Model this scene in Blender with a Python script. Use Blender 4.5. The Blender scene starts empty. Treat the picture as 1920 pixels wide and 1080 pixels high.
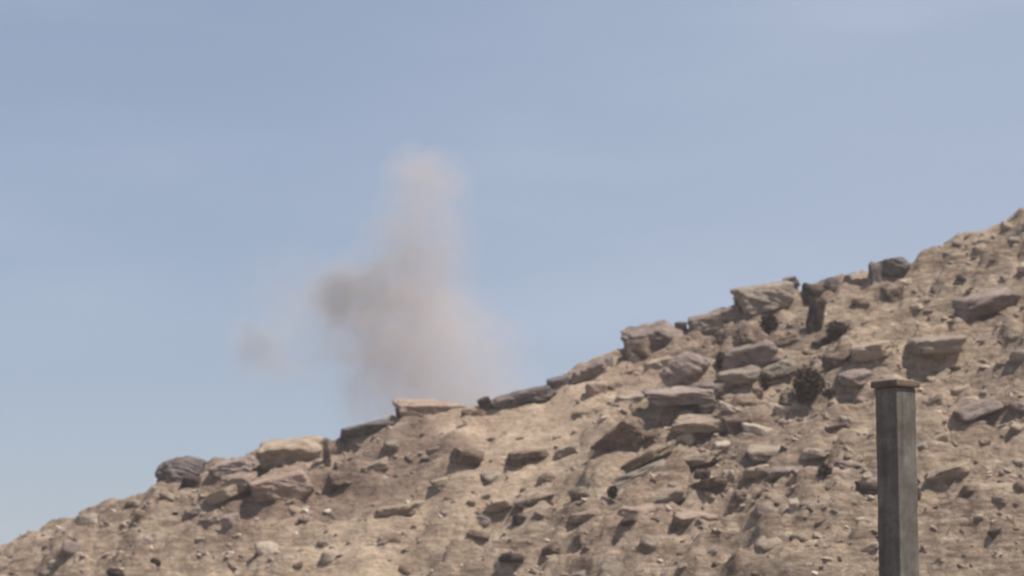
import bpy, bmesh, math, random
import numpy as np
from mathutils import Vector, Matrix, Euler

# ------------------------------------------------------------------ scene, camera, sky, sun
SC = bpy.context.scene
COL = SC.collection
R = math.radians
FOV, PITCH, CAMZ = R(20.0), R(8.0), 1.6

cam_d = bpy.data.cameras.new('camera')
cam = bpy.data.objects.new('camera', cam_d); COL.objects.link(cam)
cam.location = (0, 0, CAMZ); cam.rotation_euler = (R(90) + PITCH, 0, 0)
cam_d.sensor_width = 36.0; cam_d.angle = FOV
cam_d.clip_start = 0.1; cam_d.clip_end = 9000
cam_d.dof.use_dof = True; cam_d.dof.focus_distance = 50.0; cam_d.dof.aperture_fstop = 0.98
SC.camera = cam

SUN_EL, SUN_AZ = R(61), R(120)          # azimuth clockwise from +Y (the view direction)
w = bpy.data.worlds.new('World'); SC.world = w; w.use_nodes = True
nt = w.node_tree; nt.nodes.clear()
out = nt.nodes.new('ShaderNodeOutputWorld'); bg = nt.nodes.new('ShaderNodeBackground')
sky = nt.nodes.new('ShaderNodeTexSky'); sky.sky_type = 'NISHITA'; sky.sun_disc = False
sky.sun_elevation = SUN_EL; sky.sun_rotation = SUN_AZ
sky.altitude = 1500; sky.air_density = 1.0; sky.dust_density = 2.2; sky.ozone_density = 3.0
# thin high cloud veil, fixed in the sky's own directions
tc = nt.nodes.new('ShaderNodeTexCoord')
mp = nt.nodes.new('ShaderNodeMapping'); mp.inputs['Scale'].default_value = (5, 5, 26); mp.inputs['Rotation'].default_value = (0, R(8), 0)
nz = nt.nodes.new('ShaderNodeTexNoise'); nz.inputs['Scale'].default_value = 1.0; nz.inputs['Detail'].default_value = 4; nz.inputs['Roughness'].default_value = 0.45
rp = nt.nodes.new('ShaderNodeMapRange'); rp.interpolation_type = 'SMOOTHSTEP'
rp.inputs['From Min'].default_value = 0.48; rp.inputs['From Max'].default_value = 0.78
rp.inputs['To Min'].default_value = 0.0; rp.inputs['To Max'].default_value = 0.55
mx = nt.nodes.new('ShaderNodeMix'); mx.data_type = 'RGBA'
mx.inputs['B'].default_value = (3.8, 4.45, 5.65, 1)
nt.links.new(tc.outputs['Generated'], mp.inputs['Vector']); nt.links.new(mp.outputs['Vector'], nz.inputs['Vector'])
nt.links.new(nz.outputs['Fac'], rp.inputs['Value']); sx = nt.nodes.new('ShaderNodeSeparateXYZ'); nt.links.new(tc.outputs['Generated'], sx.inputs['Vector'])
vx = nt.nodes.new('ShaderNodeMapRange'); vx.interpolation_type = 'SMOOTHSTEP'          # the veil thickens towards the east
for k_, v_ in zip(('From Min', 'From Max', 'To Min', 'To Max'), (-0.12, 0.14, 0.0, 0.42)): vx.inputs[k_].default_value = v_
nt.links.new(sx.outputs['X'], vx.inputs['Value'])
vm = nt.nodes.new('ShaderNodeMath'); vm.operation = 'MULTIPLY_ADD'; vm.inputs[1].default_value = 0.6
nt.links.new(rp.outputs['Result'], vm.inputs[0]); nt.links.new(vx.outputs['Result'], vm.inputs[2])
nt.links.new(vm.outputs[0], mx.inputs['Factor'])
hz = nt.nodes.new('ShaderNodeMix'); hz.data_type = 'RGBA'; hz.inputs['Factor'].default_value = 0.50   # dusty air whitens the blue
hz.inputs['B'].default_value = (2.64, 3.05, 3.82, 1)
nt.links.new(sky.outputs['Color'], hz.inputs['A']); nt.links.new(hz.outputs['Result'], mx.inputs['A']); nt.links.new(mx.outputs['Result'], bg.inputs['Color'])
bg.inputs['Strength'].default_value = 0.074
nt.links.new(bg.outputs['Background'], out.inputs['Surface'])

sun_d = bpy.data.lights.new('sun', 'SUN'); sun_d.energy = 3.55; sun_d.angle = R(0.6); sun_d.color = (1.0, 0.925, 0.82)
sun = bpy.data.objects.new('sun', sun_d); COL.objects.link(sun)
sv = Vector((math.sin(SUN_AZ) * math.cos(SUN_EL), math.cos(SUN_AZ) * math.cos(SUN_EL), math.sin(SUN_EL)))
sun.rotation_euler = sv.to_track_quat('Z', 'Y').to_euler(); sun.location = sv * 60

SC.view_settings.view_transform = 'Standard'; SC.view_settings.look = 'None'
SC.view_settings.exposure = 0.74; SC.view_settings.gamma = 1.0
SC.render.engine = 'CYCLES'
SC.cycles.use_denoising = True
SC.cycles.volume_bounces = 2
SC.cycles.max_bounces = 6

rnd = random.Random(7)
rng = np.random.default_rng(7)

# ------------------------------------------------------------------ helpers
def ray(px, py):
    """direction (forward component 1) through a point of the 1920 x 1080 photograph"""
    t = math.tan(FOV / 2) / 960
    u, v = (px - 960) * t, (540 - py) * t
    return np.array([u, math.cos(PITCH) - v * math.sin(PITCH), math.sin(PITCH) + v * math.cos(PITCH)])

def at(px, py, y):
    d = ray(px, py); return np.array([0, 0, CAMZ]) + d * (y / d[1])

def project(p):
    q = np.asarray(p, float) - np.array([0, 0, CAMZ])
    f = q[1] * math.cos(PITCH) + q[2] * math.sin(PITCH); v = -q[1] * math.sin(PITCH) + q[2] * math.cos(PITCH)
    t = math.tan(FOV / 2) / 960
    return 960 + q[0] / f / t, 540 - v / f / t

def h2(ix, iy, s):
    n = (ix.astype(np.int64) * 374761393 + iy.astype(np.int64) * 668265263 + s * 1442695041) & 0xffffffff
    n = ((n ^ (n >> 13)) * 1274126177) & 0xffffffff
    n = ((n ^ (n >> 16)) * 2246822519) & 0xffffffff
    return ((n ^ (n >> 15)) & 0xffffff) / float(0xffffff)

def perlin(x, y, s=0):
    ix, iy = np.floor(x), np.floor(y); fx, fy = x - ix, y - iy
    def g(ox, oy):
        a = h2(ix + ox, iy + oy, s) * 2 * math.pi
        return np.cos(a) * (fx - ox) + np.sin(a) * (fy - oy)
    u = fx * fx * fx * (fx * (fx * 6 - 15) + 10); v = fy * fy * fy * (fy * (fy * 6 - 15) + 10)
    a = g(0, 0) * (1 - u) + g(1, 0) * u; b = g(0, 1) * (1 - u) + g(1, 1) * u
    return (a * (1 - v) + b * v) * 1.45

def fbm(x, y, o=4, s=0, ro=0.5):
    t, a = 0, 1
    for k in range(o):
        t = t + a * perlin(x * 2 ** k + 17.3 * k, y * 2 ** k - 9.1 * k, s + k); a *= ro
    return t

def ridged(x, y, o=3, s=0):
    t, a = 0, 1
    for k in range(o):
        t = t + a * (1 - 2 * np.abs(perlin(x * 2 ** k + 5.7 * k, y * 2 ** k + 3.3 * k, s + k))); a *= 0.5
    return t

def sstep(a, b, x):
    t = np.clip((x - a) / (b - a), 0, 1); return t * t * (3 - 2 * t)

def stones(x, y, s, fill, pw=0.6):
    """embedded angular stones: flat-topped lumps in jittered cells"""
    ix, iy = np.floor(x), np.floor(y); best = np.zeros_like(x)
    for ox in (-1, 0, 1):
        for oy in (-1, 0, 1):
            cx, cy = ix + ox, iy + oy
            on = h2(cx, cy, s) < fill
            jx = cx + 0.15 + 0.7 * h2(cx, cy, s + 1); jy = cy + 0.15 + 0.7 * h2(cx, cy, s + 2)
            r = 0.25 + 0.45 * h2(cx, cy, s + 3); an = h2(cx, cy, s + 4) * 3.1416
            dx, dy = x - jx, y - jy
            p = dx * np.cos(an) + dy * np.sin(an); q = -dx * np.sin(an) + dy * np.cos(an)
            p = np.abs(p) / r; q = np.abs(q) / (r * (0.45 + 0.5 * h2(cx, cy, s + 5)))
            d = np.maximum(np.maximum(p, q), (p + q) * 0.72)
            hgt = (0.4 + 0.6 * h2(cx, cy, s + 6)) * r * (1 + 0.9 * dx * (h2(cx, cy, s + 7) - .5) / r)
            best = np.maximum(best, np.where(on, hgt * np.clip(1 - d, 0, 1) ** pw, 0))
    return best

# ------------------------------------------------------------------ the hill as a height function
SKY_PX = [(-300, 1100), (0, 1022), (235, 945), (300, 912), (400, 884), (490, 872), (560, 850), (610, 838), (690, 808), (750, 791),
          (860, 778), (940, 758), (1020, 738), (1090, 704), (1170, 676), (1240, 645), (1300, 618), (1380, 588), (1450, 566),
          (1550, 540), (1640, 516), (1700, 492), (1800, 452), (1920, 405), (2200, 310)]
_p = np.array([at(px, py, 100.0) for px, py in SKY_PX])
RX = np.concatenate([[-4000, -120, -60], _p[:, 0], [45, 90, 200, 4000]])
RZ = np.concatenate([[0.2, 0.4, 1.5], _p[:, 2], [27, 36, 30, 8]])

def soil(x, y):
    """0..1: how smooth and sandy the ground is here"""
    m = np.exp(-(((x - 0.6) / 3.6) ** 2 + ((y - 96.0) / 4.0) ** 2))
    m = np.maximum(m, 0.75 * np.exp(-(((x + 4.2) / 3.2) ** 2 + ((y - 92.5) / 4.5) ** 2)))
    m = np.maximum(m, 0.45 * np.exp(-(((x - 10.0) / 5.0) ** 2 + ((y - 74.5) / 3.0) ** 2)))
    return np.clip(m + 0.25 * fbm(x / 3, y / 3, 3, 61), 0, 1)

def crest(x):
    return 100 + 1.0 * perlin(x / 7.0, x * 0 + 3.3, 5) + 0.35 * perlin(x / 1.7, x * 0 + 1.3, 6)

def height(x, y):
    x = np.asarray(x, float); y = np.asarray(y, float)
    r = np.interp(x, RX, RZ)
    d = crest(x) - y
    far = 1 / (1 + np.maximum(0, np.abs(x) - 40) / 40)
    s = 0.62 + 0.10 * perlin(x / 6, y / 9, 2) * far
    front = s * (np.sqrt(np.maximum(d, 0) ** 2 + 0.8 ** 2) - 0.8)
    back = 0.42 * (np.sqrt(np.minimum(d, 0) ** 2 + 1.6 ** 2) - 1.6)
    z = r - np.where(d > 0, front, back)
    z = np.where(z > 1.2, z, 1.2 * np.exp(np.clip((z - 1.2) / 1.2, -30, 0)))   # runs out into the plain
    near = sstep(40, 62, y) * sstep(125, 112, y) * sstep(34, 24, np.abs(x))
    so = soil(x, y); rock = 1 - 0.85 * so
    # gullies and swells
    z = z + near * (0.34 * fbm(x / 4.2, y / 5.5, 3, 21) - 0.10)
    # ledges of bedded rock dipping with the slope
    q = (z - 0.29 * x) / 0.85 + 0.55 * fbm(x / 5, y / 5, 3, 31) + 0.03 * x
    fr = q - np.floor(q)
    led = (sstep(0.05, 0.42, fr) - fr) * (0.70 + 0.45 * perlin(x / 2.5, y / 2.5, 33))
    keep = sstep(-1.5, 1.0, d)
    z = z + near * rock * led * (0.35 + 0.65 * keep)
    q2 = (z - 0.27 * x) / 0.31 + 0.8 * fbm(x / 2.4, y / 2.4, 3, 35)
    f2 = q2 - np.floor(q2)
    z = z + near * rock * (sstep(0.1, 0.4, f2) - f2) * 0.30 * sstep(-0.25, 0.35, perlin(x / 2.1, y / 1.6, 37)) * (0.3 + 0.7 * keep)
    q3 = (z - 0.31 * x) / 0.15 + 1.2 * fbm(x / 1.3, y / 1.1, 3, 38)
    f3 = q3 - np.floor(q3)
    z = z + near * rock * (sstep(0.15, 0.45, f3) - f3) * 0.13 * sstep(-0.2, 0.3, perlin(x / 1.2, y / 0.9, 39))
    # embedded stones, large to small
    wx = x + 0.25 * fbm(x / 1.1, y / 1.1, 2, 41); wy = y + 0.25 * fbm(x / 1.1 + 9, y / 1.1, 2, 42)
    z = z + near * rock * (1.15 * stones(wx / 1.9, wy / 1.25, 51, 0.5, 0.45) * sstep(0.2, 3.0, d)
                           + 0.55 * stones(wx / 0.85, wy / 0.6, 71, 0.6, 0.5) * (0.25 + 0.75 * sstep(0.0, 1.6, d)))
    z = z + near * (0.12 + 0.88 * rock) * (0.17 * stones(wx / 0.38, wy / 0.3 + 0.2 * wx, 91, 0.45)
                           + 0.05 * fbm(x / 0.5, y / 0.5, 3, 97) + 0.045 * ridged(x / 0.9, y / 0.7, 3, 99) * rock)
    return z

def hit(px, py):
    """first point of the ground seen through (px, py); the crest's depth where the ray clears the hill"""
    d = ray(px, py); ys = np.arange(58, 104, 0.06)
    X = d[0] / d[1] * ys; Z = CAMZ + d[2] / d[1] * ys
    k = np.nonzero(Z < height(X, ys))[0]
    if len(k): return np.array([X[k[0]], ys[k[0]], Z[k[0]]]), True
    y = float(crest(np.array([d[0] / d[1] * 100]))[0]) - 0.25
    return at(px, py, y), False

# ------------------------------------------------------------------ materials
def new_mat(name):
    m = bpy.data.materials.new(name); m.use_nodes = True
    n = m.node_tree.nodes; b = n['Principled BSDF']; b.inputs['Roughness'].default_value = 0.93
    b.inputs['Specular IOR Level'].default_value = 0.15
    return m, m.node_tree, b

def noise(t, vec, scale, detail=5, rough=0.6, dist=0.0):
    n = t.nodes.new('ShaderNodeTexNoise'); n.inputs['Scale'].default_value = scale; n.inputs['Detail'].default_value = detail
    n.inputs['Roughness'].default_value = rough; n.inputs['Distortion'].default_value = dist
    t.links.new(vec, n.inputs['Vector']); return n.outputs['Fac']

def ramp(t, fac, stops):
    r = t.nodes.new('ShaderNodeValToRGB'); e = r.color_ramp.elements
    while len(e) < len(stops): e.new(0.5)
    for k, (p, c) in enumerate(stops):
        e[k].position = p; e[k].color = (*c, 1) if len(c) == 3 else c
    t.links.new(fac, r.inputs['Fac']); return r.outputs['Color']

def mixc(t, fac, a, b, mode='MIX'):
    m = t.nodes.new('ShaderNodeMix'); m.data_type = 'RGBA'; m.blend_type = mode
    for key, v in (('Factor', fac), ('A', a), ('B', b)):
        if isinstance(v, (int, float)): m.inputs[key].default_value = v
        elif isinstance(v, tuple): m.inputs[key].default_value = (*v, 1)
        else: t.links.new(v, m.inputs[key])
    return m.outputs['Result']

def math_(t, op, a, b=None, c=None):
    m = t.nodes.new('ShaderNodeMath'); m.operation = op
    for k, v in enumerate((a, b, c)):
        if v is None: continue
        if isinstance(v, (int, float)): m.inputs[k].default_value = v
        else: t.links.new(v, m.inputs[k])
    return m.outputs[0]

def mrange(t, v, a, b, c, d, interp='SMOOTHSTEP'):
    m = t.nodes.new('ShaderNodeMapRange'); m.interpolation_type = interp
    for k, x in zip(('From Min', 'From Max', 'To Min', 'To Max'), (a, b, c, d)): m.inputs[k].default_value = x
    t.links.new(v, m.inputs['Value']); return m.outputs['Result']

def bump(t, h, strength, dist, b):
    n = t.nodes.new('ShaderNodeBump'); n.inputs['Strength'].default_value = strength; n.inputs['Distance'].default_value = dist
    t.links.new(h, n.inputs['Height']); t.links.new(n.outputs['Normal'], b.inputs['Normal'])

def coord(t, scale=(1, 1, 1), rot=(0, 0, 0)):
    c = t.nodes.new('ShaderNodeTexCoord'); m = t.nodes.new('ShaderNodeMapping')
    m.inputs['Scale'].default_value = scale; m.inputs['Rotation'].default_value = rot
    t.links.new(c.outputs['Object'], m.inputs['Vector']); return m.outputs['Vector']

def ground_material():
    m, t, b = new_mat('hillside_soil_and_rock')
    p = coord(t); st = coord(t, (0.5, 1.0, 2.4), (0, R(17), 0))
    at_ = t.nodes.new('ShaderNodeAttribute'); at_.attribute_name = 'ground_tint'
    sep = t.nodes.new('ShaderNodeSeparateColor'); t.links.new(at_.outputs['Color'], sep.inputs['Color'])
    rockc = ramp(t, noise(t, st, 1.1, 8, 0.68, 0.6), [(0.32, (0.135, 0.092, 0.068)), (0.44, (0.282, 0.212, 0.160)), (0.57, (0.394, 0.309, 0.237)), (0.70, (0.586, 0.475, 0.369))])
    sandc = ramp(t, noise(t, p, 0.9, 7, 0.6, 0.3), [(0.30, (0.373, 0.277, 0.202)), (0.52, (0.528, 0.410, 0.301)), (0.72, (0.656, 0.523, 0.398))])
    col = mixc(t, sep.outputs[0], rockc, sandc)
    pink = mixc(t, 0.6, (0.36, 0.225, 0.18), sandc)
    col = mixc(t, math_(t, 'MULTIPLY', sep.outputs[1], 0.75), col, pink)
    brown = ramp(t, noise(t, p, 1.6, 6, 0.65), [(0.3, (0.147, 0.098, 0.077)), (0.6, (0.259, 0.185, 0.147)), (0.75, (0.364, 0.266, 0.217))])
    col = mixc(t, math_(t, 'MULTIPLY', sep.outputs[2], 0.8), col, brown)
    streak = ramp(t, noise(t, coord(t, (0.55, 1.2, 2.6), (0, R(17), 0)), 2.7, 6, 0.66, 0.4), [(0.38, (0.62, 0.58, 0.55)), (0.47, (0.95, 0.95, 0.95)), (0.55, (1.03, 1.03, 1.03)), (0.64, (1.32, 1.30, 1.26))])
    col = mixc(t, math_(t, 'MULTIPLY_ADD', sep.outputs[0], -0.55, 0.9), col, mixc(t, 1.0, col, streak, 'MULTIPLY'))
    mott = noise(t, p, 5.5, 6, 0.75)
    col = mixc(t, 1.0, col, ramp(t, mott, [(0.28, (0.62, 0.60, 0.58)), (0.5, (1, 1, 1)), (0.74, (1.22, 1.2, 1.18))]), 'MULTIPLY')
    t.links.new(col, b.inputs['Base Color'])
    hh = math_(t, 'ADD', noise(t, p, 3.5, 9, 0.72), math_(t, 'MULTIPLY', noise(t, st, 2.6, 6, 0.7), 0.6))
    bump(t, hh, 1.0, 0.24, b)
    return m

TONES = {   # low, mid, high
    'mauve': ((0.175, 0.132, 0.119), (0.318, 0.254, 0.232), (0.440, 0.362, 0.328)),
    'grey':  ((0.185, 0.151, 0.125), (0.345, 0.288, 0.241), (0.480, 0.408, 0.342)),
    'tan':   ((0.225, 0.170, 0.124), (0.395, 0.315, 0.240), (0.525, 0.430, 0.338)),
    'pale':  ((0.370, 0.300, 0.240), (0.550, 0.462, 0.376), (0.660, 0.566, 0.474)),
    'pink':  ((0.240, 0.170, 0.138), (0.415, 0.312, 0.256), (0.520, 0.410, 0.345)),
    'brown': ((0.095, 0.064, 0.050), (0.185, 0.132, 0.103), (0.300, 0.225, 0.180)),
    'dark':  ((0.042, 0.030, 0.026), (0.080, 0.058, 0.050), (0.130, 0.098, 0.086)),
    'slate': ((0.085, 0.073, 0.074), (0.175, 0.153, 0.153), (0.290, 0.252, 0.245)),
}
def rock_material(name, tone):
    lo, mi, hi = TONES[tone]
    m, t, b = new_mat(name)
    c = t.nodes.new('ShaderNodeTexCoord'); oi = t.nodes.new('ShaderNodeObjectInfo')
    ad = t.nodes.new('ShaderNodeVectorMath'); ad.operation = 'ADD'
    sc_ = t.nodes.new('ShaderNodeVectorMath'); sc_.operation = 'SCALE'; sc_.inputs['Scale'].default_value = 3.7
    t.links.new(oi.outputs['Location'], sc_.inputs[0])
    t.links.new(c.outputs['Object'], ad.inputs[0]); t.links.new(sc_.outputs[0], ad.inputs[1])
    p = ad.outputs[0]
    mp = t.nodes.new('ShaderNodeMapping'); mp.inputs['Scale'].default_value = (0.6, 0.6, 3.2); t.links.new(p, mp.inputs['Vector'])
    col = ramp(t, noise(t, p, 1.7, 8, 0.7, 0.4), [(0.30, lo), (0.50, mi), (0.72, hi)])
    band = ramp(t, noise(t, mp.outputs['Vector'], 2.2, 5, 0.6), [(0.3, (0.72, 0.70, 0.69)), (0.55, (1, 1, 1)), (0.75, (1.15, 1.13, 1.10))])
    col = mixc(t, 0.8, col, band, 'MULTIPLY')
    tint = ramp(t, oi.outputs['Random'], [(0.0, (0.84, 0.83, 0.83)), (1.0, (1.14, 1.13, 1.11))])
    col = mixc(t, 1.0, col, tint, 'MULTIPLY')
    # wind-blown dust lying in patches
    dust = mrange(t, noise(t, p, 3.1, 6, 0.7), 0.46, 0.66, 0.0, {'dark': 0.12, 'mauve': 0.45, 'pink': 0.4, 'slate': 0.45}.get(tone, 0.75))
    col = mixc(t, dust, col, (0.43, 0.342, 0.258))
    t.links.new(col, b.inputs['Base Color'])
    hh = math_(t, 'ADD', noise(t, p, 4.5, 9, 0.72), math_(t, 'MULTIPLY', noise(t, mp.outputs['Vector'], 3.5, 6, 0.7), 0.7))
    bump(t, hh, 1.0, 0.17, b)
    return m
MAT = {k: rock_material(k + '_rock', k) for k in TONES}

# ------------------------------------------------------------------ object helpers
def link(name, me, mat=None, parent=None):
    o = bpy.data.objects.new(name, me); COL.objects.link(o)
    if mat: me.materials.append(mat)
    if parent: o.parent = parent
    return o

def tag(o, label, cat, group=None, kind=None):
    if label: o['label'] = label
    if cat: o['category'] = cat
    if group: o['group'] = group
    if kind: o['kind'] = kind
    return o

def mesh_from(verts, faces, name, smooth=True):
    me = bpy.data.meshes.new(name)
    me.vertices.add(len(verts)); me.vertices.foreach_set('co', np.ascontiguousarray(verts, np.float32).ravel())
    f = np.ascontiguousarray(faces, np.int32); k = f.shape[1]
    me.loops.add(f.size); me.loops.foreach_set('vertex_index', f.ravel())
    me.polygons.add(len(f)); me.polygons.foreach_set('loop_start', np.arange(0, f.size, k, dtype=np.int32))
    me.polygons.foreach_set('loop_total', np.full(len(f), k, np.int32))
    me.update(calc_edges=True); me.validate()
    me.polygons.foreach_set('use_smooth', np.full(len(f), smooth, bool))
    return me

def ico(sub):
    bm = bmesh.new(); bmesh.ops.create_icosphere(bm, subdivisions=sub, radius=1.0)
    v = np.array([q.co[:] for q in bm.verts]); f = np.array([[q.index for q in p.verts] for p in bm.faces]); bm.free()
    return v / np.linalg.norm(v, axis=1)[:, None], f
ICO = {k: ico(k) for k in (1, 2, 3, 4, 5)}

# ------------------------------------------------------------------ the ground
def axis(lo, hi, step, far_lo, far_hi):
    a = list(np.arange(lo, hi + 1e-6, step)); s = step; x = lo; L = []
    while x > far_lo: s *= 1.28; x -= s; L.append(x)
    s = step; x = hi; H = []
    while x < far_hi: s *= 1.28; x += s; H.append(x)
    return np.array(L[::-1] + a + H)

def build_ground():
    xs = axis(-20.5, 20.5, 0.07, -3500, 3500)
    ys = np.concatenate([axis(66, 101.6, 0.075, -800, 3500)])
    X, Y = np.meshgrid(xs, ys)
    Z = height(X.ravel(), Y.ravel())
    V = np.stack([X.ravel(), Y.ravel(), Z], 1)
    nx, ny = len(xs), len(ys)
    i = (np.arange(ny - 1)[:, None] * nx + np.arange(nx - 1)[None, :]).ravel()
    F = np.stack([i, i + 1, i + nx + 1, i + nx], 1)
    me = mesh_from(V, F, 'hillside')
    x, y = V[:, 0], V[:, 1]
    sand = np.clip(soil(x, y) * 1.1 + 0.35 * sstep(0.0, 0.5, fbm(x / 2.2, y / 2.2, 4, 111)), 0, 1)
    def spot(px, py, rx, ry):
        c, _ = hit(px, py); return np.exp(-(((x - c[0]) / rx) ** 2 + ((y - c[1]) / ry) ** 2))
    pinkm = spot(520, 918, 2.2, 2.2) + 0.8 * spot(980, 790, 1.6, 1.6) + 0.7 * spot(1200, 700, 1.2, 1.5) + 0.6 * spot(1230, 960, 3.5, 1.5) + 0.5 * spot(900, 940, 3.0, 1.5)
    pinkm = np.clip(pinkm * (0.8 + 0.8 * fbm(x / 1.5, y / 1.5, 3, 121)), 0, 1)
    br = spot(640, 930, 3.0, 1.6) + spot(770, 880, 1.6, 2.2) + 0.8 * spot(560, 950, 3.5, 1.6) + 0.75 * spot(1150, 822, 1.5, 2.0) + 0.5 * spot(1290, 650, 3.0, 2.5) + 0.4 * spot(1400, 830, 3.5, 3.0)  # darker brown patches at set spots on the slope
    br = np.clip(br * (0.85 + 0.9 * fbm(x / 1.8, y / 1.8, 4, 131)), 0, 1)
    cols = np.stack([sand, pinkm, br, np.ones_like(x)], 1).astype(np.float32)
    a = me.color_attributes.new('ground_tint', 'FLOAT_COLOR', 'POINT'); a.data.foreach_set('color', cols.ravel())
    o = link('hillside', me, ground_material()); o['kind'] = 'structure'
    return o
build_ground()

# ------------------------------------------------------------------ rocks
def rock_verts(seed, dims, shape, sub):
    """a fractured stone: convex cut by random planes, then weathered; dims are the full sizes"""
    rg = np.random.default_rng(seed); d, f = ICO[sub]
    n = {'slab': 13, 'block': 10, 'round': 20, 'upright': 11, 'wedge': 9}[shape]
    N = rg.normal(size=(n, 3)); N /= np.linalg.norm(N, axis=1)[:, None]
    hs = rg.uniform(0.62, 1.0, n)
    if shape in ('slab', 'block', 'upright'):
        ax = np.array([[1, 0, 0], [-1, 0, 0], [0, 1, 0], [0, -1, 0], [0, 0, 1], [0, 0, -1]], float) + rg.normal(0, 0.13, (6, 3))
        ax /= np.linalg.norm(ax, axis=1)[:, None]
        N = np.concatenate([N, ax]); hs = np.concatenate([rg.uniform(0.85, 1.15, n), rg.uniform(0.62, 0.8, 6)])
    elif shape == 'round': hs = rg.uniform(0.84, 1.0, n)
    dn = np.maximum(d @ N.T, 1e-4); q = hs[None] / dn
    k = 26.0 if shape != 'round' else 14.0
    r = (q ** -k).sum(1) ** (-1 / k)                   # soft minimum: worn edges
    v = d * r[:, None]
    s = seed % 97
    nz_ = 0.10 * perlin(v[:, 0] * 1.6 + v[:, 2] * 0.9 + s, v[:, 1] * 1.6 - v[:, 2] * 1.1 + s, 3)
    nz_ += 0.085 * perlin(v[:, 0] * 4 + v[:, 2] * 3.1 + s, v[:, 1] * 4 + v[:, 2] * 2.3 - s, 5)
    nz_ += 0.045 * perlin(v[:, 0] * 9 + v[:, 2] * 7.1 - s, v[:, 1] * 9 - v[:, 2] * 6.3 + s, 7)
    if shape in ('slab', 'block'):                     # bedding planes notched into the sides
        nz_ += -0.11 * np.clip(perlin(v[:, 2] * 5 + s, v[:, 0] * 0.5 + v[:, 1] * 0.4, 9), 0, 1) * (1 - np.abs(d[:, 2]))
    v = v * (1 + nz_)[:, None]
    ext = v.max(0) - v.min(0); v = (v - (v.max(0) + v.min(0)) / 2) / ext * np.array(dims)
    return v, f

MPP = 2 * math.tan(FOV / 2) / 1920      # metres per photo pixel per metre of distance
PLACED = []
def boulder(px, py, w_, h_, shape, tone, label, roll=0.0, yaw=None, deep=0.9, sub=4, name='boulder', group=None, cat='boulder', sink=0.10):
    g, on = hit(px, py + h_ * 0.30)
    seed = int(px * 7 + py * 13) % 99991
    rg = random.Random(seed)
    dist = g[1]; W, H = w_ * MPP * dist, h_ * MPP * dist
    D = max(W * deep, H * 0.9) if shape != 'upright' else max(W * 1.1, H * 0.5)
    D = min(D, 2.6)
    c = at(px, py, g[1] + D * ((0.05 if shape == 'slab' and w_ > 58 else 0.22) if on else 0.0))
    # sunk a little deeper than it shows, so it beds into the slope
    v, f = rock_verts(seed, (W * 1.04, D, H * 1.25), shape, sub)
    me = mesh_from(v, f, name)
    o = link(name, me, MAT[tone]); o.location = (c[0], c[1], c[2] - H * sink)
    yw = rg.uniform(-0.25, 0.25) if yaw is None else yaw
    o.rotation_euler = Euler((R(12) + rg.uniform(-.1, .1), -R(roll), yw), 'XYZ')
    tag(o, label, cat, group)
    PLACED.append((px, py, w_, h_))
    return o

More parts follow.
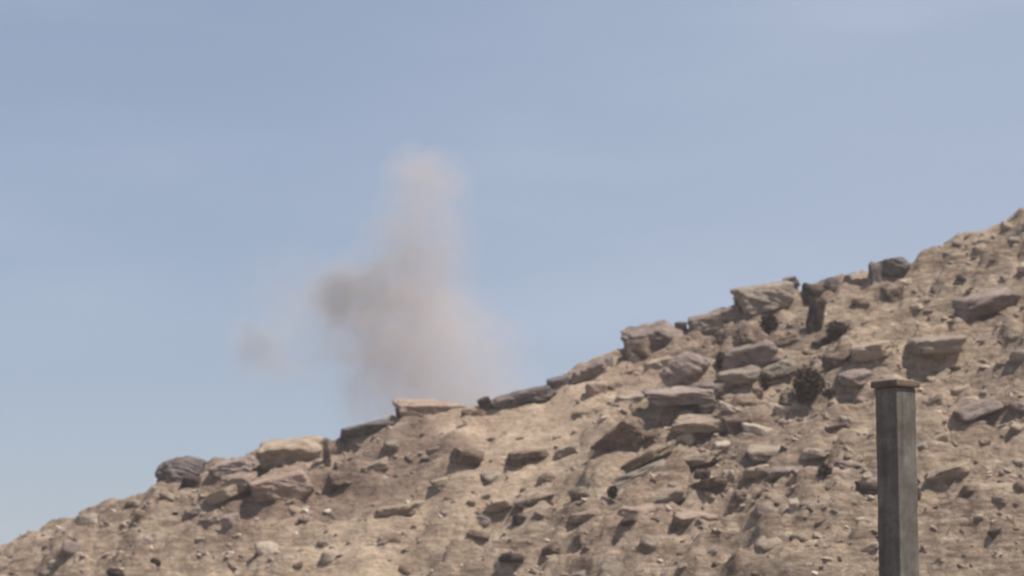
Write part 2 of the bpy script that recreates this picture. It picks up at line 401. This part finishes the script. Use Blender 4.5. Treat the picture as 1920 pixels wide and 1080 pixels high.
UP = 14   # degrees: the hill's skyline climbs to the right
B = [
 # px, py, w, h, shape, tone, roll, label, short name others are described by
 (340, 884, 100, 52, 'round', 'slate', 8, 'rounded mauve-grey boulder at the low left end of the skyline', 'rounded boulder at the left end of the skyline'),
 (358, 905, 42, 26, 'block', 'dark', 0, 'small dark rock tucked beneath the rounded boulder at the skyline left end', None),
 (440, 873, 84, 26, 'slab', 'mauve', 10, 'low flat mauve slab just right of the rounded skyline boulder', None),
 (550, 846, 124, 46, 'block', 'tan', 6, 'wide square-ended tan block stepping up out of the lower skyline', 'square-ended tan block'),
 (613, 852, 16, 62, 'upright', 'brown', 4, 'narrow dark brown stone standing upright beside the square-ended tan block', None),
 (640, 842, 40, 22, 'slab', 'brown', 20, 'flat brown stone leaning right of the narrow upright stone', None),
 (690, 801, 112, 20, 'slab', 'slate', 13, 'long thin grey slab on the skyline left of the smoke', 'long thin slab left of the smoke'),
 (803, 767, 122, 32, 'slab', 'pink', 1, 'level pinkish slab on the skyline directly under the smoke plume', 'pinkish slab under the smoke'),
 (757, 771, 28, 20, 'block', 'dark', 0, 'small dark stone at the left tip of the pinkish slab under the smoke', None),
 (884, 773, 54, 13, 'slab', 'brown', 2, 'thin brown stone lying between the pinkish slab and a dark tilted block', None),
 (913, 760, 26, 32, 'block', 'dark', 24, 'dark tilted block on the skyline right of the pinkish slab', 'dark tilted block on the skyline'),
 (985, 741, 124, 20, 'slab', 'slate', 12, 'long thin grey slab climbing right from the dark tilted block', 'long thin slab right of the smoke'),
 (1050, 718, 44, 24, 'block', 'slate', 20, 'grey skyline stone where the ridge begins to steepen right of the smoke', None),
 (1106, 695, 74, 28, 'slab', 'mauve', 18, 'mauve slab on the skyline below the big overhanging slab', None),
 (1136, 680, 32, 18, 'block', 'slate', 20, 'small dark blue-grey stone on the skyline just left of the overhanging slab', None),
 (1230, 628, 128, 44, 'slab', 'mauve', 8, 'big mauve-grey slab overhanging the slope with a dark shaded underside', 'overhanging mauve slab'),
 (1196, 660, 52, 46, 'block', 'brown', 10, 'dark brown rock propping the left end of the overhanging mauve slab', None),
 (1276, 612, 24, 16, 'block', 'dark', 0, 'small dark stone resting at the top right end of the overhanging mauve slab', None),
 (1330, 603, 78, 32, 'slab', 'grey', 16, 'grey skyline slab between the overhanging slab and the upper pale slab', None),
 (1372, 586, 44, 26, 'block', 'mauve', 12, 'blocky mauve stone at the foot of the upper pale slab', None),
 (1432, 556, 116, 44, 'slab', 'grey', 9, 'large pale grey slab jutting from the upper ridge', 'upper pale grey slab'),
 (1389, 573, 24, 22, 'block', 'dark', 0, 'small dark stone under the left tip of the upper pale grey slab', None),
 (1481, 529, 36, 20, 'slab', 'slate', 12, 'blue-grey stone perched on top of the upper pale grey slab', None),
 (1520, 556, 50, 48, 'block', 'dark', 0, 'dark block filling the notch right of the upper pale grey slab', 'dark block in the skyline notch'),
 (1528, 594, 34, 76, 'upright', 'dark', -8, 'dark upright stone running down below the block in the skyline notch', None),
 (1562, 534, 38, 30, 'round', 'slate', 10, 'rounded blue-grey stone on the skyline right of the dark notch', None),
 (1610, 524, 66, 24, 'slab', 'grey', 10, 'flat pale grey skyline slab on the upper right ridge', 'flat slab on the upper right ridge'),
 (1641, 512, 24, 42, 'upright', 'slate', 6, 'upright dark grey stone at the right end of the flat upper ridge slab', None),
 (1676, 497, 62, 28, 'slab', 'slate', 12, 'dark grey slab at the top right of the ridge', 'dark slab at the top right'),
 (1674, 548, 44, 36, 'block', 'brown', 10, 'brown block below the dark slab at the top right of the ridge', None),
 (1330, 620, 62, 16, 'slab', 'brown', 12, 'thin dark brown ledge stone under the grey skyline slab', None),
 (1396, 632, 112, 54, 'wedge', 'brown', 12, 'large brown wedge of rock below the ridge', 'brown wedge below the ridge'),
 (1402, 664, 116, 34, 'slab', 'mauve', 14, 'long mauve slab lying along the bottom of the brown wedge', 'long mauve slab'),
 (1285, 692, 100, 62, 'round', 'mauve', 10, 'big rounded mauve outcrop under the overhanging slab', 'rounded mauve outcrop'),
 (1240, 682, 64, 24, 'slab', 'tan', 12, 'tan flat stone between the overhanging slab and rounded mauve outcrop', None),
 (1545, 640, 50, 20, 'slab', 'brown', 16, 'brown flat stone under a dark shrub on the upper right slope', None),
 (1476, 632, 56, 16, 'slab', 'brown', 16, 'thin brown stone between the brown wedge and the dark upright stone', None),
 (1482, 748, 40, 20, 'slab', 'brown', 0, 'small brown stone at the left foot of the dark round shrub', None),
 (1420, 736, 22, 18, 'block', 'brown', 0, 'small brown stone left of the thin upright shrub', None),
 (1272, 740, 136, 26, 'slab', 'mauve', 3, 'long level mauve slab across the middle of the right slope', 'long level mauve slab'),
 (1325, 764, 54, 14, 'slab', 'dark', 4, 'thin dark stone below the right end of the long level mauve slab', None),
 (1396, 756, 56, 18, 'slab', 'brown', -8, 'brown flat stone below and left of the dark round shrub', None),
 (1366, 763, 44, 14, 'slab', 'pale', -14, 'pale flat stone wedged between two dark flat stones', None),
 (1160, 822, 120, 72, 'wedge', 'brown', 26, 'large low grey-brown outcrop rising as a triangle in mid slope', 'triangular grey-brown outcrop'),
 (1252, 792, 26, 42, 'upright', 'brown', 0, 'upright brown rock right of the triangular grey-brown outcrop', None),
 (1225, 820, 38, 26, 'block', 'brown', 12, 'blocky brown stone at the right foot of the triangular outcrop', None),
 (1310, 792, 110, 22, 'slab', 'tan', 4, 'long low tan slab right of the upright brown rock', 'long low tan slab'),
 (1385, 795, 60, 30, 'block', 'brown', 10, 'squat brown block at the right end of the long low tan slab', None),
 (1420, 808, 60, 22, 'slab', 'pale', -14, 'pale pinkish slab tilted down to the right on the middle slope', None),
 (1357, 838, 46, 20, 'slab', 'pale', 8, 'pale flat stone lying alone below the long low tan slab', 'lone pale flat stone'),
 (1470, 768, 36, 20, 'block', 'pale', 0, 'pale blocky stone below the dark round shrub', None),
 (1585, 790, 24, 20, 'block', 'pale', 0, 'very pale stone on the right slope beside the grey post', 'very pale stone near the post'),
 (1570, 802, 50, 20, 'slab', 'brown', 8, 'brown flat stone under the very pale stone near the post', None),
 (1318, 889, 32, 16, 'block', 'dark', 0, 'small dark brown stone beside a pale one low on the right slope', None),
 (1367, 891, 22, 20, 'block', 'pale', 0, 'small pale stone right of a dark brown one low on the slope', 'small pale stone low on the slope'),
 (1490, 950, 24, 30, 'upright', 'pale', 12, 'pale pointed stone on bare ground near the bottom right', 'pale pointed stone'),
 (1393, 927, 36, 14, 'slab', 'brown', 4, 'thin brown stone low on the slope left of the pale pointed stone', None),
 (1030, 897, 42, 24, 'round', 'brown', 10, 'rounded brown stone alone on the lower middle slope', 'rounded brown stone on the lower middle slope'),
 (876, 853, 64, 24, 'slab', 'brown', -6, 'flat dark brown rock standing for shade in the sandy hollow below the smoke', 'flat brown rock in the sandy hollow'),  # the hollow's shading, put in as a dark flat rock
 (826, 908, 38, 22, 'block', 'tan', 12, 'tan blocky stone below the flat brown rock of the sandy hollow', None),
 (528, 912, 118, 44, 'block', 'pink', 12, 'broad pink rock below the square-ended tan block', 'broad pink rock'),
 (450, 902, 70, 30, 'slab', 'pink', 10, 'pinkish flat rock left of the broad pink rock', None),
 (1120, 730, 40, 30, 'block', 'pink', 10, 'reddish pink block below the skyline left of the overhanging slab', 'reddish pink block'),
 (1155, 722, 50, 22, 'wedge', 'brown', 20, 'reddish brown wedge right of the reddish pink block', None),
 (1625, 918, 44, 34, 'block', 'dark', 0, 'dark squarish rock low beside the grey post', 'dark squarish rock by the post'),
 (1628, 892, 32, 20, 'round', 'pale', 0, 'pale mauve stone lying on the dark squarish rock by the post', None),
 (1600, 850, 44, 16, 'slab', 'tan', 0, 'flat tan stone left of the grey post halfway up its shaft', None),
 (1590, 870, 48, 12, 'slab', 'grey', 0, 'thin grey slab left of the grey post under the flat tan stone', None),
]
ANCH = [(1515, 722, 'dark round shrub'), (1150, 925, 'small dark shrub low on the slope')]
for (px, py, w_, h_, sh, tone, roll, label, short) in B:
    boulder(px, py, w_, h_, sh, tone, label, roll, sub=5 if w_ > 60 else 4)
    if short: ANCH.append((px, py, short))

# dry shrubs
mw, t_, b_ = new_mat('dry_wood'); t_.links.new(ramp(t_, noise(t_, coord(t_), 14, 5, 0.6), [(0.3, (0.05, 0.034, 0.025)), (0.7, (0.12, 0.085, 0.065))]), b_.inputs['Base Color'])
ml, t_, b_ = new_mat('dry_leaves'); t_.links.new(ramp(t_, noise(t_, coord(t_), 7, 4, 0.7), [(0.3, (0.040, 0.027, 0.020)), (0.55, (0.075, 0.052, 0.038)), (0.75, (0.125, 0.095, 0.062))]), b_.inputs['Base Color'])
def shrub(px, py, w_, h_, label, lean=0.0, n=1500):
    rg = np.random.default_rng(px); g, on = hit(px, py + h_ * 0.5)
    k = MPP * g[1]; W, H = w_ * k, h_ * k
    root = bpy.data.objects.new('dry_shrub', None); COL.objects.link(root); root.location = (g[0], g[1] + 0.03, g[2] - 0.04)
    tag(root, label, 'shrub', 'dark dry shrubs on the right slope')
    tips, sv_, sf = [], [], []
    for i in range(16):                                # twigs fan out from the root crown
        a = rg.uniform(0, 6.28); o_ = rg.uniform(0.05, 0.42) * W; tip = np.array([math.cos(a) * o_ + lean * H, math.sin(a) * o_ * 0.9, H * rg.uniform(0.45, 1.0)])
        pts = [np.array([0, 0, -0.05]), tip * np.array([.25, .25, .38]) + rg.normal(0, .02, 3), tip * np.array([.68, .68, .74]) + rg.normal(0, .02, 3), tip]
        tips += [pts[2], pts[3]]
        for j, p in enumerate(pts):
            rr = 0.022 * (1 - j / 3.6) * (W + 0.3)
            for q in range(5): sv_.append(p + rr * np.array([math.cos(q * 1.2566), math.sin(q * 1.2566), 0]))
        b0 = i * 20
        for j in range(3):
            for q in range(5): sf.append([b0 + j * 5 + q, b0 + j * 5 + (q + 1) % 5, b0 + j * 5 + 5 + (q + 1) % 5, b0 + j * 5 + 5 + q])
    link('stem', mesh_from(np.array(sv_), np.array(sf), 'stem'), mw, root)
    lv, lf = [], []
    while len(lf) < n:
        c = tips[rg.integers(len(tips))] + rg.normal(0, 1, 3) * np.array([0.14 * W, 0.14 * W, 0.085 * H])
        hh = c[2] / H
        if hh < 0.2 or hh > 1.08: continue
        if math.hypot(c[0] - lean * H * hh, c[1]) > W * (0.5 + 0.12 * math.sin(3 * math.atan2(c[1], c[0]) + px) + 0.06 * math.sin(5 * math.atan2(c[1], c[0]))) * min(1, 0.32 + 1.05 * hh) * math.sqrt(max(0.05, 1.05 - (max(hh - 0.6, 0) / 0.45) ** 2)): continue
        u = rg.normal(size=3); u /= np.linalg.norm(u); v = np.cross(u, rg.normal(size=3)); v /= np.linalg.norm(v)
        L = rg.uniform(0.05, 0.10); b0 = len(lv)
        lv += [c - u * L, c + v * L * 0.4, c + u * L, c - v * L * 0.4]; lf.append([b0, b0 + 1, b0 + 2, b0 + 3])
    link('foliage', mesh_from(np.array(lv), np.array(lf), 'foliage', False), ml, root)
    PLACED.append((px, py, w_, h_))
shrub(1514, 728, 70, 76, 'very dark round dry shrub standing out alone on the right slope', 0.06, 4000)
shrub(1437, 716, 15, 36, 'thin dark shrub standing upright left of the big round dry shrub', 0.0, 500)
shrub(1555, 738, 28, 20, 'small low dark shrub just right of the big round dry shrub', 0.0, 500)
shrub(1546, 880, 28, 24, 'small dark shrub on the lower right slope left of the grey post', 0.1, 500)
shrub(1440, 608, 38, 42, 'dark dry shrub at the upper right of the brown wedge below the ridge', 0.0, 900)
shrub(1352, 676, 24, 34, 'small dark shrub at the left end of the long mauve slab', 0.0, 500)
shrub(1566, 620, 52, 36, 'wide low dark shrub right of the dark upright stone', 0.15, 1100)
shrub(1150, 924, 22, 26, 'small dark shrub low down on the middle slope', 0.0, 500)

# scattered stones, each its own object, described by its neighbour
proto = {}
for sh in ('slab', 'block', 'round'):
    for k in range(9):
        v, f = rock_verts(500 + 31 * k + len(sh), (1, 1, 1), sh, 3)
        proto[sh, k] = (v, f)
SKX, SKY_ = zip(*SKY_PX)
WORD = {'slab': 'flat', 'block': 'blocky', 'round': 'rounded'}
TWORD = {'grey': 'grey', 'tan': 'tan', 'pale': 'pale', 'pink': 'pinkish', 'brown': 'brown', 'dark': 'dark', 'mauve': 'mauve'}
def relation(px, py):
    ax_, ay_, short = min(ANCH, key=lambda a: (a[0] - px) ** 2 + (1.4 * (a[1] - py)) ** 2)
    dx, dy = px - ax_, py - ay_
    rel = ('right of' if dx > 0 else 'left of') if abs(dx) > 1.2 * abs(dy) else ('below' if dy > 0 else 'above')
    return f'{rel} the {short}', f'stones around the {short}'
# low bedding ledges half buried in the slope
for px, py, w_, h_, tone, roll in [
        (1292, 862, 120, 20, 'tan', 14), (1205, 862, 120, 18, 'tan', 24), (1190, 888, 130, 16, 'grey', 22), (1440, 846, 84, 20, 'grey', 6),
        (1482, 882, 90, 20, 'mauve', 8), (1532, 846, 60, 18, 'grey', 4), (1602, 704, 64, 22, 'mauve', 14), (1636, 652, 84, 26, 'tan', 14),
        (1580, 668, 66, 22, 'brown', 16), (1462, 684, 76, 26, 'grey', 14), (1330, 905, 74, 16, 'brown', 8), (1255, 932, 66, 18, 'grey', 12),
        (1195, 955, 90, 20, 'pink', 4), (1295, 966, 92, 18, 'pink', 6), (1098, 962, 64, 18, 'pink', 16), (1005, 938, 76, 18, 'brown', 14),
        (940, 945, 60, 16, 'tan', 12), (752, 950, 84, 18, 'tan', 12), (702, 872, 60, 20, 'tan', 16), (990, 852, 86, 22, 'brown', 12),
        (1062, 842, 60, 20, 'grey', 14), (1105, 772, 70, 20, 'tan', 14), (1192, 746, 70, 22, 'grey', 10), (1345, 725, 90, 24, 'mauve', 8),
        (1420, 880, 60, 16, 'tan', 6), (420, 925, 60, 20, 'tan', 12), (640, 890, 70, 20, 'brown', 16), (1385, 700, 80, 22, 'grey', 12),
        (1760, 640, 110, 30, 'grey', 16), (1830, 760, 100, 26, 'mauve', 14), (1780, 880, 90, 22, 'tan', 12), (1850, 560, 120, 34, 'mauve', 18)]:
    lab, grp = relation(px, py)
    boulder(px, py, w_, h_, 'slab', tone, f'low {tone} ledge stone {lab}', roll + rnd.uniform(-9, 7), yaw=rnd.uniform(-.7, .7), sub=4, name='ledge_stone', group=grp, cat='rock', sink=0.22)
n_sc, tries = 0, 0
while n_sc < 186 and tries < 6000:
    tries += 1
    px = rnd.uniform(-10, 1930); top = np.interp(px, SKX, SKY_)
    py = rnd.uniform(top + 6, 1085)
    dens = 0.55 if px < 620 else (0.28 if px < 1080 else 1.0)
    if 980 < py: dens *= 0.45
    if rnd.random() > dens: continue
    s = 14 + 42 * rnd.random() ** 2.2
    if any(abs(px - a) < (s + c) * 0.5 and abs(py - b) < (s * 0.6 + d) * 0.5 for a, b, c, d in PLACED): continue
    g, on = hit(px, py)
    if not on: continue
    sh = rnd.choices(('slab', 'block', 'round'), (8, 4, 1))[0]
    tone = rnd.choices(('grey', 'tan', 'pale', 'pink', 'brown', 'dark', 'mauve'), (5, 6, 4, 2, 6, 3, 5))[0]
    v, f = proto[sh, rnd.randrange(9)]
    W = s * MPP * g[1]; H = W * {'slab': 0.34, 'block': 0.62, 'round': 0.72}[sh]
    me = mesh_from(v * np.array([W, W * rnd.uniform(.7, 1.1), H * 1.2]), f, 'stone')
    o = link('stone', me, MAT[tone])
    o.location = (g[0], g[1] + 0.1 * W, g[2] + H * 0.04)
    o.rotation_euler = Euler((R(18) + rnd.uniform(-.3, .3), -R(UP) + rnd.uniform(-.3, .25), rnd.uniform(-.6, .6) + (3.14 if rnd.random() < .5 else 0)), 'XYZ')
    ax_, ay_, short = min(ANCH, key=lambda a: (a[0] - px) ** 2 + (1.4 * (a[1] - py)) ** 2)
    dx, dy = px - ax_, py - ay_
    rel = ('right of' if dx > 0 else 'left of') if abs(dx) > 1.2 * abs(dy) else ('below' if dy > 0 else 'above')
    size = 'tiny' if s < 17 else ('small' if s < 26 else 'mid-sized')
    tag(o, f'{size} {TWORD[tone]} {WORD[sh]} stone {rel} the {short}', 'stone', f'stones around the {short}')
    PLACED.append((px, py, s, s * 0.6)); n_sc += 1

# loose scree nobody could count: one object
def scree():
    V, F, C, base = [], [], [], 0
    v1, f1 = ICO[1]
    shapes = []
    for k in range(14):
        vv, ff = rock_verts(900 + k * 17, (1.25, 0.85, 0.5), ('block', 'slab', 'wedge')[k % 3], 1 if k < 9 else 2)
        shapes.append((vv, ff))
    N = 34000
    x = rng.uniform(-20.5, 20.5, N); y = rng.uniform(68, 100.3, N)
    cl = fbm(x / 2.0, y / 2.0, 3, 201); keep = rng.random(N) < np.clip(0.5 + 1.1 * cl, 0.06, 1) * (1 - 0.8 * soil(x, y))
    x, y = x[keep], y[keep]; z = height(x, y)
    sz = 0.035 + 0.25 * rng.random(len(x)) ** 4.2
    for k in range(len(x)):
        vv, ff = shapes[rng.integers(len(shapes))]
        m = np.array(Euler((rng.uniform(-.6, .6), rng.uniform(-.5, .5) - .22, rng.normal(0, .5)), 'XYZ').to_matrix()).T
        V.append((vv * sz[k]) @ m.T + np.array([x[k], y[k], z[k] + -sz[k] * 0.02])); F.append(ff + base); base += len(vv)
        C.append(np.full(len(vv), rng.random()))
    me = mesh_from(np.concatenate(V), np.concatenate(F), 'scree', smooth=False)
    c = np.concatenate(C); a = me.color_attributes.new('stone_tone', 'FLOAT_COLOR', 'POINT')
    a.data.foreach_set('color', np.stack([c, c, c, np.ones_like(c)], 1).astype(np.float32).ravel())
    m, t, b = new_mat('scree_stone')
    at_ = t.nodes.new('ShaderNodeAttribute'); at_.attribute_name = 'stone_tone'
    col = ramp(t, at_.outputs['Fac'], [(0.0, (0.10, 0.07, 0.056)), (0.3, (0.235, 0.18, 0.148)), (0.7, (0.35, 0.28, 0.225)), (1.0, (0.52, 0.44, 0.37))])
    col = mixc(t, 1.0, col, ramp(t, noise(t, coord(t), 9, 5, 0.7), [(0.3, (0.7, 0.68, 0.66)), (0.7, (1.15, 1.14, 1.12))]), 'MULTIPLY')
    t.links.new(col, b.inputs['Base Color'])
    tag(link('scree', me, m), 'loose stones strewn across the rocky hillside', 'scree', None, 'stuff')
scree()

# ------------------------------------------------------------------ the grey post at the lower right
def post():
    D = 40.0
    base = at(1684, 900, D); top = at(1684, 729, D)
    root = bpy.data.objects.new('concrete_post', None); COL.objects.link(root)
    gz = float(height(np.array([base[0]]), np.array([D]))[0])
    root.location = (base[0], D, gz - 0.05); root.rotation_euler = (R(0.4), R(-0.7), R(41))
    tag(root, 'tall grey concrete post with a flat brown cap in front of the hillside', 'post')
    H = top[2] - gz + 0.05
    def box(x0, x1, y0, y1, z0, z1, bev=0.02, seg=2, taper=0.0):
        bm = bmesh.new(); bmesh.ops.create_cube(bm, size=1)
        for q in bm.verts:
            k = 1 - taper * (q.co.z + .5)
            q.co = ((x0 + x1) / 2 + q.co.x * (x1 - x0) * k, (y0 + y1) / 2 + q.co.y * (y1 - y0) * k, (z0 + z1) / 2 + q.co.z * (z1 - z0))
        bmesh.ops.bevel(bm, geom=bm.edges[:], offset=bev, segments=seg, affect='EDGES', profile=0.6)
        return bm
    def fin(bm, name, mat, parent):
        me = bpy.data.meshes.new(name); bm.to_mesh(me); bm.free(); return link(name, me, mat, parent)
    m, t, b = new_mat('weathered_concrete'); p = coord(t); st = coord(t, (6, 6, 0.5))
    c = ramp(t, noise(t, p, 2.5, 8, 0.7), [(0.3, (0.075, 0.064, 0.054)), (0.5, (0.135, 0.126, 0.112)), (0.75, (0.235, 0.228, 0.21))])
    c = mixc(t, 0.7, c, ramp(t, noise(t, st, 1.3, 5, 0.6), [(0.35, (0.6, 0.57, 0.54)), (0.6, (1, 1, 1))]), 'MULTIPLY')
    t.links.new(c, b.inputs['Base Color']); bump(t, noise(t, p, 18, 8, 0.7), 0.35, 0.02, b)
    mc, t, b = new_mat('brown_capstone'); p = coord(t)
    t.links.new(ramp(t, noise(t, p, 5, 7, 0.7), [(0.3, (0.08, 0.056, 0.043)), (0.7, (0.16, 0.118, 0.092))]), b.inputs['Base Color']); bump(t, noise(t, p, 14, 8, 0.7), 0.5, 0.02, b)
    def worn(bm, amp):
        bmesh.ops.subdivide_edges(bm, edges=[e for e in bm.edges if e.calc_length() > 0.2], cuts=40, use_grid_fill=True)
        for q in bm.verts:
            from mathutils import noise as mn
            k = mn.fractal(q.co * 3.1, 1.0, 2.0, 5); q.co += Vector((q.co.x, q.co.y, 0)) * k * amp
        return bm
    fin(worn(box(-0.205, 0.205, -0.205, 0.205, 0, H, 0.03, 2, 0.03), 0.035), 'shaft', m, root)
    cap = worn(box(-0.245, 0.245, -0.245, 0.245, H + 0.002, H + 0.10, 0.03, 2), 0.05)
    fin(cap, 'cap', mc, root)
    fin(box(-0.42, 0.42, -0.42, 0.42, -0.2, 0.28, 0.03, 2), 'footing', m, root)
post()

# ------------------------------------------------------------------ smoke beyond the ridge
def smoke(name, label, blobs, D, mat_name, seed):
    """blobs: px, py, rx, ry (photo pixels at distance D), density, darkness; volume shader inside a closed skin"""
    k = MPP * D
    c0 = at(blobs[0][0], blobs[0][1], D)
    bm = bmesh.new(); B_ = []
    rg = random.Random(seed)
    for (px, py, rx, ry, dens, dark) in blobs:
        c = at(px, py, D) - c0; c[1] = rg.uniform(-0.6, 0.6)
        rad = (rx * k, (rx + ry) * 0.5 * k, ry * k); B_.append((c, rad, dens, dark))
        bmesh.ops.create_icosphere(bm, subdivisions=3, radius=1.12, matrix=Matrix.Translation(c) @ Matrix.Diagonal((*rad, 1)))
    me = bpy.data.meshes.new(name); bm.to_mesh(me); bm.free()
    m = bpy.data.materials.new(mat_name); m.use_nodes = True; t = m.node_tree; t.nodes.clear()
    out = t.nodes.new('ShaderNodeOutputMaterial'); pv = t.nodes.new('ShaderNodeVolumePrincipled')
    tc = t.nodes.new('ShaderNodeTexCoord')
    def warp(scale, amp, detail):
        n = t.nodes.new('ShaderNodeTexNoise'); n.inputs['Scale'].default_value = scale; n.inputs['Detail'].default_value = detail
        t.links.new(tc.outputs['Object'], n.inputs['Vector'])
        s = t.nodes.new('ShaderNodeVectorMath'); s.operation = 'SUBTRACT'; s.inputs[1].default_value = (.5, .5, .5)
        t.links.new(n.outputs['Color'], s.inputs[0])
        q = t.nodes.new('ShaderNodeVectorMath'); q.operation = 'SCALE'; q.inputs['Scale'].default_value = amp
        t.links.new(s.outputs[0], q.inputs[0]); return q.outputs[0]
    a = t.nodes.new('ShaderNodeVectorMath'); a.operation = 'ADD'
    t.links.new(tc.outputs['Object'], a.inputs[0]); t.links.new(warp(0.50, 2.0, 4), a.inputs[1])
    P = a.outputs[0]
    tot = dk = None
    for (c, rad, dens, dark) in B_:
        s = t.nodes.new('ShaderNodeVectorMath'); s.operation = 'SUBTRACT'; s.inputs[1].default_value = tuple(c); t.links.new(P, s.inputs[0])
        d = t.nodes.new('ShaderNodeVectorMath'); d.operation = 'DIVIDE'; d.inputs[1].default_value = rad; t.links.new(s.outputs[0], d.inputs[0])
        l = t.nodes.new('ShaderNodeVectorMath'); l.operation = 'LENGTH'; t.links.new(d.outputs[0], l.inputs[0])
        v = mrange(t, l.outputs['Value'], 0.05, 1.0, dens, 0.0)
        tot = v if tot is None else math_(t, 'ADD', tot, v)
        if dark:
            q = mrange(t, l.outputs['Value'], 0.1, 1.0, dark, 0.0); dk = q if dk is None else math_(t, 'ADD', dk, q)
    puff = mrange(t, noise(t, P, 0.85, 7, 0.66), 0.32, 0.68, 0.22, 1.22)
    t.links.new(math_(t, 'MULTIPLY', tot, puff), pv.inputs['Density'])
    if dk is not None:
        t.links.new(mixc(t, math_(t, 'MINIMUM', dk, 1.0), (0.80, 0.725, 0.69), (0.44, 0.415, 0.385)), pv.inputs['Color'])
    else: pv.inputs['Color'].default_value = (0.62, 0.56, 0.56, 1)
    pv.inputs['Anisotropy'].default_value = 0.1
    t.links.new(pv.outputs['Volume'], out.inputs['Volume'])
    m.cycles.volume_step_rate = 0.35
    o = link(name, me, m); o.location = c0
    rm = o.modifiers.new('skin', 'REMESH'); rm.mode = 'VOXEL'; rm.voxel_size = 0.25
    tag(o, label, 'smoke')
    return o
smoke('smoke_plume', 'tall hazy pinkish-grey dust and smoke plume rising behind the rocky ridge', [
    (730, 590, 210, 160, 0.21, 0), (800, 350, 105, 100, 0.26, 0), (790, 430, 135, 125, 0.27, 0.05), (765, 520, 165, 115, 0.30, 0.30),
    (655, 555, 125, 95, 0.34, 0.75), (632, 550, 75, 62, 0.32, 0.5), (800, 620, 185, 165, 0.19, 0), (735, 680, 190, 125, 0.24, 0), (870, 690, 185, 150, 0.20, 0),
    (800, 765, 230, 95, 0.30, 0), (560, 560, 160, 140, 0.08, 0), (545, 660, 150, 100, 0.08, 0), (785, 305, 85, 58, 0.28, 0), (930, 730, 120, 70, 0.14, 0)], 135, 'dust_and_smoke', 3)
smoke('smoke_puff', 'small faint grey puff of smoke drifting left of the tall plume', [
    (474, 642, 58, 50, 0.50, 0.9), (503, 668, 66, 40, 0.34, 0.5), (448, 616, 46, 30, 0.26, 0.3), (545, 692, 90, 40, 0.12, 0.1), (520, 632, 60, 34, 0.10, 0)], 132, 'thin_grey_smoke', 5)

# ------------------------------------------------------------------ thin haze volume added to soften the shadows
def haze():
    bm = bmesh.new(); bmesh.ops.create_cube(bm, size=1)
    for q in bm.verts: q.co = (q.co.x * 8400, q.co.y * 8400 + 1300, 21 + q.co.z * 66)
    me = bpy.data.meshes.new('haze'); bm.to_mesh(me); bm.free()
    m = bpy.data.materials.new('shadow_lift_haze'); m.use_nodes = True; t = m.node_tree; t.nodes.clear()
    out = t.nodes.new('ShaderNodeOutputMaterial'); pv = t.nodes.new('ShaderNodeVolumePrincipled')
    pv.inputs['Color'].default_value = (0.86, 0.86, 0.88, 1); pv.inputs['Density'].default_value = 0.0006; pv.inputs['Anisotropy'].default_value = 0.3
    t.links.new(pv.outputs['Volume'], out.inputs['Volume'])
    tag(link('haze', me, m), 'thin haze added over the whole hillside to lift the shadows', 'haze', None, 'stuff')
haze()
